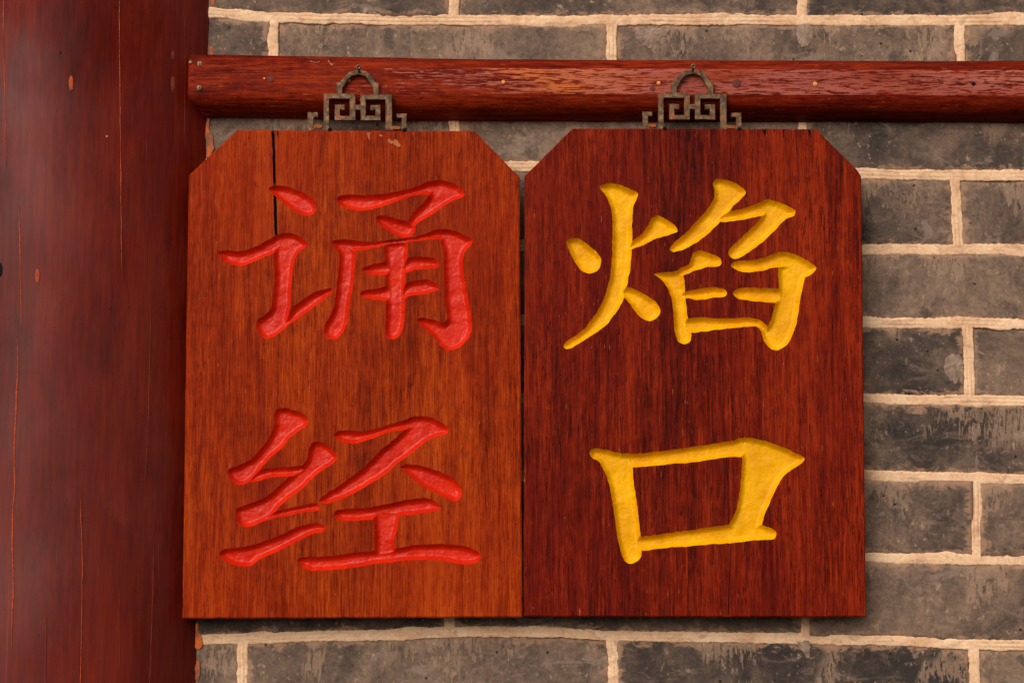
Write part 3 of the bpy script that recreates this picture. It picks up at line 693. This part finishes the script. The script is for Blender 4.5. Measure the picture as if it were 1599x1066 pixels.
def make_board(name, label, outline, chars, mat, cracks, origin_px, hanger_dx, seed, flakes=()):
    """front plane through y=-.0285 at the lower edge, leaning out at the top"""
    root = bpy.data.objects.new(name, None); COL.objects.link(root)
    tag(root, label, 'sign board', 'wooden sign boards hanging side by side on the rail')
    base = at(origin_px[0], origin_px[1], -.0252)
    root.location = base; root.rotation_euler = (TILT, 0, 0); root.empty_display_size = .05
    Mx = Matrix.Translation(base) @ Matrix.Rotation(TILT, 4, 'X'); Mi = Mx.inverted(); nrm = Mx.to_3x3() @ Vector((0, 1, 0))
    def loc(px, py):
        d = ray(px, py); t = (base-CAMP).dot(nrm)/d.dot(nrm); q = Mi @ (CAMP+d*t); return (q.x, q.z)
    def locs(A): return np.array([loc(a[0], a[1]) for a in A])
    PX = .000484
    # outline
    op = []
    n = len(outline)
    for i in range(n):
        a = np.array(outline[i], float); b = np.array(outline[(i+1) % n], float); L = np.linalg.norm(b-a); m = max(1, int(L/9))
        nn = np.array([(b-a)[1], -(b-a)[0]])/L
        for j in range(m):
            t = j/m; p = a+(b-a)*t
            if j: p = p+nn*(noise.noise(Vector((p[0]*.02, p[1]*.02, seed)))*.5+noise.noise(Vector((p[0]*.15, p[1]*.15, seed)))*.35)
            op.append(p)
    op = np.array(op); OL = locs(op); nO = len(OL)
    cen = OL.mean(0)
    def inset(P, d):
        A = np.roll(P, 1, 0); B = np.roll(P, -1, 0); tdir = (B-A); tdir /= np.linalg.norm(tdir, axis=1)[:, None]
        nn = np.stack([-tdir[:, 1], tdir[:, 0]], 1)
        if ((cen-P[0])@nn[0]) < 0: nn = -nn
        return P+nn*d
    IL = inset(OL, .0011)
    verts = [tuple(p) for p in OL]+[tuple(p) for p in IL]
    depth = [.0009]*nO+[0.0]*nO
    faces = [list(range(nO)), list(range(nO, 2*nO))]
    kind = ['rim', 'front']
    edges = []
    allstrokes = []
    for ci, ch in enumerate(chars):
        for si, st in enumerate(ch):
            P = locs(smooth_closed(st, 2.6, 1.0, seed+si+ci*20)); allstrokes.append((ci, P))
            b0 = len(verts); verts += [tuple(p) for p in P]; depth += [None]*len(P)
            faces.append(list(range(b0, b0+len(P)))); kind.append(('s', ci))
    for cl, wd in cracks:
        c = locs(cl); k = len(c); b0 = len(verts)
        hw = np.array([(wd[i] if hasattr(wd, '__len__') else wd) for i in range(k)])*PX/2
        jt = np.array([noise.noise(Vector((i*.45, seed, 1)))*1.1 for i in range(k)])*PX
        for i in range(k): verts.append((c[i][0]-hw[i]+jt[i], c[i][1])); depth.append(0.0)
        for i in range(k-1, -1, -1): verts.append((c[i][0]+hw[i]+jt[i]*.5, c[i][1]-(1e-5 if i in (0, k-1) else 0))); depth.append(0.0)
        for i in range(1, k-1): verts.append((c[i][0]+jt[i]*.5, c[i][1])); depth.append(-1.0)
        faces.append(list(range(b0, b0+2*k))); kind.append('crack')
    # interior points of the strokes
    G = 1.25*PX
    gx = np.arange(OL[:, 0].min(), OL[:, 0].max(), G); gz = np.arange(OL[:, 1].min(), OL[:, 1].max(), G*.87)
    XX, ZZ = np.meshgrid(gx, gz); XX = XX+(np.arange(len(gz)) % 2)[:, None]*G*.5
    P = np.stack([XX.ravel(), ZZ.ravel()], 1); P += np.random.RandomState(3).uniform(-.05, .05, P.shape)*G
    keep = np.zeros(len(P), bool); dmin = np.full(len(P), 9.0)
    for ci, st in allstrokes:
        lo, hi = st.min(0)-G, st.max(0)+G
        k = np.where((P[:, 0] > lo[0]) & (P[:, 0] < hi[0]) & (P[:, 1] > lo[1]) & (P[:, 1] < hi[1]))[0]
        keep[k] |= inside(P[k], st); dmin[k] = np.minimum(dmin[k], seg_dist(P[k], st))
    P = P[keep & (dmin > G*.45)]
    verts += [tuple(p) for p in P]; depth += [None]*len(P)
    vc, ed, fc, ov, oe, of = delaunay_2d_cdt([Vector(v_) for v_ in verts], edges, faces, 0, 1e-7, True)
    VC = np.array([tuple(v_) for v_ in vc])
    dep = np.zeros(len(VC)); fixed = np.zeros(len(VC), bool)
    for i, src in enumerate(ov):
        for s_ in src:
            if s_ < len(depth) and depth[s_] is not None:
                dep[i] = .0045 if depth[s_] == -1.0 else depth[s_]; fixed[i] = True
    ds = np.zeros(len(VC))
    for ci, st in allstrokes:
        lo, hi = st.min(0), st.max(0)
        k = np.where((VC[:, 0] >= lo[0]) & (VC[:, 0] <= hi[0]) & (VC[:, 1] >= lo[1]) & (VC[:, 1] <= hi[1]))[0]
        if not len(k): continue
        k = k[inside(VC[k], st)]
        if not len(k): continue
        d = seg_dist(VC[k], st)
        wmax = d.max(); ww = min(.0042, wmax*.95); D = .0044*min(1, ww/.0040)**.7
        t = np.clip(d/ww, 0, 1); g = D*np.sin(t*np.pi/2)**.95
        g[d < 2e-5] = 0
        ds[k] = np.maximum(ds[k], g)
    for i in np.where(ds > 0)[0]:
        x, z = VC[i]; q = min(1, ds[i]/.0015)
        ds[i] += q*(noise.noise(Vector((x*110, z*110, seed)))*.00042 + noise.noise(Vector((x*330, z*330, seed+5)))*.00016)
    dep = np.where(ds > 0, np.maximum(ds, 0), dep)
    board_f = []; bm_ = []; char_f = [[] for _ in chars]
    CC = np.array([VC[list(f_)].mean(0) for f_ in fc])
    mem = []
    for fi_, kd in zip(faces, kind): mem.append(inside(CC, np.array([verts[q] for q in fi_])))
    for fn, f_ in enumerate(fc):
        ks = [kind[q] for q in range(len(kind)) if mem[q][fn]]
        if not ks: continue
        a, b, c = [VC[q] for q in f_[:3]]
        ar = (b[0]-a[0])*(c[1]-a[1])-(b[1]-a[1])*(c[0]-a[0])
        f2 = list(f_) if ar > 0 else list(f_)[::-1]        # facing -Y
        stro = [k_ for k_ in ks if isinstance(k_, tuple)]
        if stro: char_f[stro[0][1]].append(f2)
        else: board_f.append(f2); bm_.append(1 if 'crack' in ks else 0)
    V3 = [(VC[i][0], dep[i], VC[i][1]) for i in range(len(VC))]
    def sub(faces_):
        idx = {}; vs = []; fs = []
        for f_ in faces_:
            g = []
            for q in f_:
                if q not in idx: idx[q] = len(vs); vs.append(V3[q])
                g.append(idx[q])
            fs.append(tuple(g))
        return vs, fs
    vs, fs = sub(board_f)
    fm = list(bm_)
    n0 = len(vs)
    sgn = sum(OL[i][0]*OL[(i+1) % nO][1]-OL[(i+1) % nO][0]*OL[i][1] for i in range(nO))
    idx = range(nO) if sgn > 0 else range(nO-1, -1, -1)
    OLo = [OL[i] for i in idx]
    for p in OLo: vs.append((p[0], .0009, p[1]))
    for p in OLo: vs.append((p[0], THICK-.0012, p[1]))
    bk = inset(np.array(OLo), .0012)
    for p in bk: vs.append((p[0], THICK, p[1]))
    for i in range(nO):
        j = (i+1) % nO
        for a, b in ((n0, n0+nO), (n0+nO, n0+2*nO)):
            fs.append((a+i, b+i, b+j, a+j)); fm.append(0)
    fs.append(tuple(n0+2*nO+i for i in range(nO-1, -1, -1))); fm.append(0)
    bo = mesh_obj('board', vs, fs, [mat[0], M['crack']], root, fm=fm)
    for ci, cf in enumerate(char_f):
        vs, fs = sub(cf)
        o = mesh_obj('carved_character', vs, fs, mat[1], root, smooth=True)
        o['label'] = mat[2+ci]
    # ---------------- bronze fret hanger
    HC = (470, 90, 8.2)
    def hp(x, y): return (HC[0]+x/HC[2]+hanger_dx[0], HC[1]+y/HC[2]+hanger_dx[1])
    HY = RF-.0045
    arch = [(452,480),(455,322),(478,318),(500,312),(540,262),(590,205),(650,170),(740,155),(830,172),(890,215),(928,275),(952,315),(995,322),(998,480),(930,480),(922,385),(908,378),(872,305),(830,250),(745,215),(655,238),(590,292),(556,362),(550,378),(532,384),(530,480)]
    rects = [(290,462,698,528),(762,472,1160,540),(288,462,362,935),(1082,474,1167,935),(622,462,698,806),(428,744,698,806),(428,600,500,806),(428,600,560,662),(512,600,560,672),
             (758,472,832,806),(758,744,1022,806),(950,606,1022,806),(886,606,1022,668),(886,606,936,676),(680,603,775,672),
             (85,700,216,762),(85,700,162,935),(100,862,320,935),(1224,716,1356,772),(1288,716,1356,935),(1130,880,1340,935)]
    polys = [arch]+[[(a,b),(c,b),(c,d),(a,d)] for a,b,c,d in rects]
    hv = []; hf = []
    for q, p in enumerate(polys):
        b0 = len(hv)
        for (x, y) in p:
            X_ = at(*hp(x+random.uniform(-2, 2), y+random.uniform(-2, 2)), HY); hv.append(Vector((X_.x, X_.z)))
        hf.append(list(range(b0, b0+len(p))))
    vc, ed, fc, ov, oe, of = delaunay_2d_cdt(hv, [], hf, 0, 1e-7, True)
    tri = []; cnt = {}
    for f_ in fc:
        cc = sum((vc[q] for q in f_), Vector((0, 0)))/len(f_); cn = np.array([[cc.x, cc.y]])
        if not any(inside(cn, np.array([tuple(hv[q]) for q in h_]))[0] for h_ in hf): continue
        a, b, c = [vc[q] for q in f_[:3]]
        ar = (b.x-a.x)*(c.y-a.y)-(b.y-a.y)*(c.x-a.x)
        f2 = list(f_) if ar > 0 else list(f_)[::-1]
        tri.append(f2)
        for i in range(len(f2)): cnt[(f2[i], f2[(i+1) % len(f2)])] = 1
    bnd = [(a, b) for (a, b) in cnt if (b, a) not in cnt]
    TH = .0022
    # inner front vertices pulled back a touch on the boundary = softened arris
    nv = len(vc); adj = {}
    for a, b in bnd: adj.setdefault(a, [None, None])[1] = b; adj.setdefault(b, [None, None])[0] = a
    def off(i, d):
        if i not in adj or None in adj[i]: return vc[i]
        p, q, r_ = vc[adj[i][0]], vc[i], vc[adj[i][1]]
        t1 = (q-p).normalized(); t2 = (r_-q).normalized(); n_ = Vector((-(t1+t2).y, (t1+t2).x))
        if n_.length < 1e-6: return q
        n_.normalize(); return q+n_*d
    W3 = []
    for i in range(nv):
        q = off(i, .0005); W3.append((q.x, HY, q.y))
    for i in range(nv): W3.append((vc[i].x, HY+.0005, vc[i].y))
    for i in range(nv): W3.append((vc[i].x, HY+TH, vc[i].y))
    F3 = [tuple(f_) for f_ in tri]+[tuple(2*nv+q for q in reversed(f_)) for f_ in tri]
    for a, b in bnd:
        F3.append((b, a, nv+a, nv+b)); F3.append((nv+b, nv+a, 2*nv+a, 2*nv+b))
    W3 = [Mi @ Vector(w_) for w_ in W3]
    hg = mesh_obj('hanger', W3, F3, M['bronze'], root)
    for (x0, y0, x1, y1) in ((168,862,264,900),(1170,878,1268,915)):
        a = at(*hp(x0, y0), HY-.0012); b = at(*hp(x1, y1), HY-.0012)
        vv, ff = box(a.x, b.x, HY-.0012, HY+.0006, b.z, a.z)
        mesh_obj('brass_clip', [Mi @ Vector(q) for q in vv], ff, M['brass'], hg)
    # little nails holding the foot to the top edge of the board
    for (x, y) in ((372, 925), (1328, 930)):
        c = at(*hp(x, y), HY-.004); r_ = .0017
        vv = []; ff = []; N = 10
        for k_, (rr, yy) in enumerate(((.5, -.0016), (1, -.001), (1, .004))):
            for i in range(N):
                a = 2*math.pi*i/N; vv.append(Mi @ Vector((c.x+r_*rr*math.cos(a), c.y+yy, c.z+r_*rr*math.sin(a))))
        ff.append(tuple(range(N)))
        for k_ in range(2):
            for i in range(N): ff.append((k_*N+i, k_*N+(i+1) % N, (k_+1)*N+(i+1) % N, (k_+1)*N+i))
        mesh_obj('staple', vv, ff, M['hole'], hg)
    for fx in flakes:
        poly = smooth_closed(fx, 1.5, 2.0, seed); L2 = locs(poly); n = len(L2)
        V = [(p[0], -.0004, p[1]) for p in L2]+[(p[0], .0004, p[1]) for p in L2]
        mesh_obj('glue_residue', V, [tuple(range(n))]+[(i, n+i, n+(i+1) % n, (i+1) % n) for i in range(n)], M['glue'], root)
    return root
def line(x0, y0, x1, y1, step=6):
    m = max(2, int(abs(y1-y0)/step)); return [(x0+(x1-x0)*i/m+.5*noise.noise(Vector((i*.5, x0, 0))), y0+(y1-y0)*i/m) for i in range(m+1)]
def tap(w0, n): return [w0*(1-.85*i/(n-1)) for i in range(n)]
Lc = [(line(426.5, 203.6, 429, 289), 4.6), (line(428.5, 289, 431.5, 372), 5.0), (line(434, 204.2, 434.5, 216, 3), tap(2.2, 5))]
make_board('carved_sign_board', 'orange brown board with two red carved characters, left one beside the column', 
    [(370,203.2),(741,204.6),(811.5,277),(815.5,963.5),(284.5,965.5),(294.5,274)], [song, jing],
    (M['board_orange'], M['red_paint'], 'upper character carved and painted glossy red', 'lower character carved and painted glossy red'), Lc, (550, 964), (0, 0), 11,
    ([(573,208),(580,207),(578,210),(577,219),(574,212)], [(606,217),(614,221),(612,225),(605,222)], [(617,218),(623,222),(626,228),(619,228),(614,224)], [(594,211),(598,212),(597,214),(593,213)]))
def crk(x0, y0, x1, y1, w0, w1, step=3):
    c = line(x0, y0, x1, y1, step); k = len(c); return (c, [w0+(w1-w0)*i/(k-1) for i in range(k)])
Rc = [crk(1141, 851, 1137, 962.3, .8, 1.7, 6), crk(1194, 201.3, 1195, 214, 6, 1.2), crk(1224, 201.4, 1223.5, 215, 3, .8), crk(1264, 201.8, 1266, 216, 5, 1.0),
      crk(1254, 201.6, 1254.5, 211, 2, .8), crk(1209, 201.6, 1209, 208, 2.4, .8), crk(1178, 201.3, 1178, 209, 2, .6)]
make_board('carved_sign_board', 'dark red board with two gold carved characters, right one against bare brick',
    [(894,200.6),(1100,201),(1276,201.6),(1288,215),(1340,267),(1345,276),(1352.5,962.5),(1200,963.2),(817.5,962.4),(819.5,275)], [yan, kou],
    (M['board_dark'], M['gold_paint'], 'upper character carved and painted gold', 'lower character, an open square, carved and painted gold'), Rc, (1085, 963), (522.5, -1.2), 23)
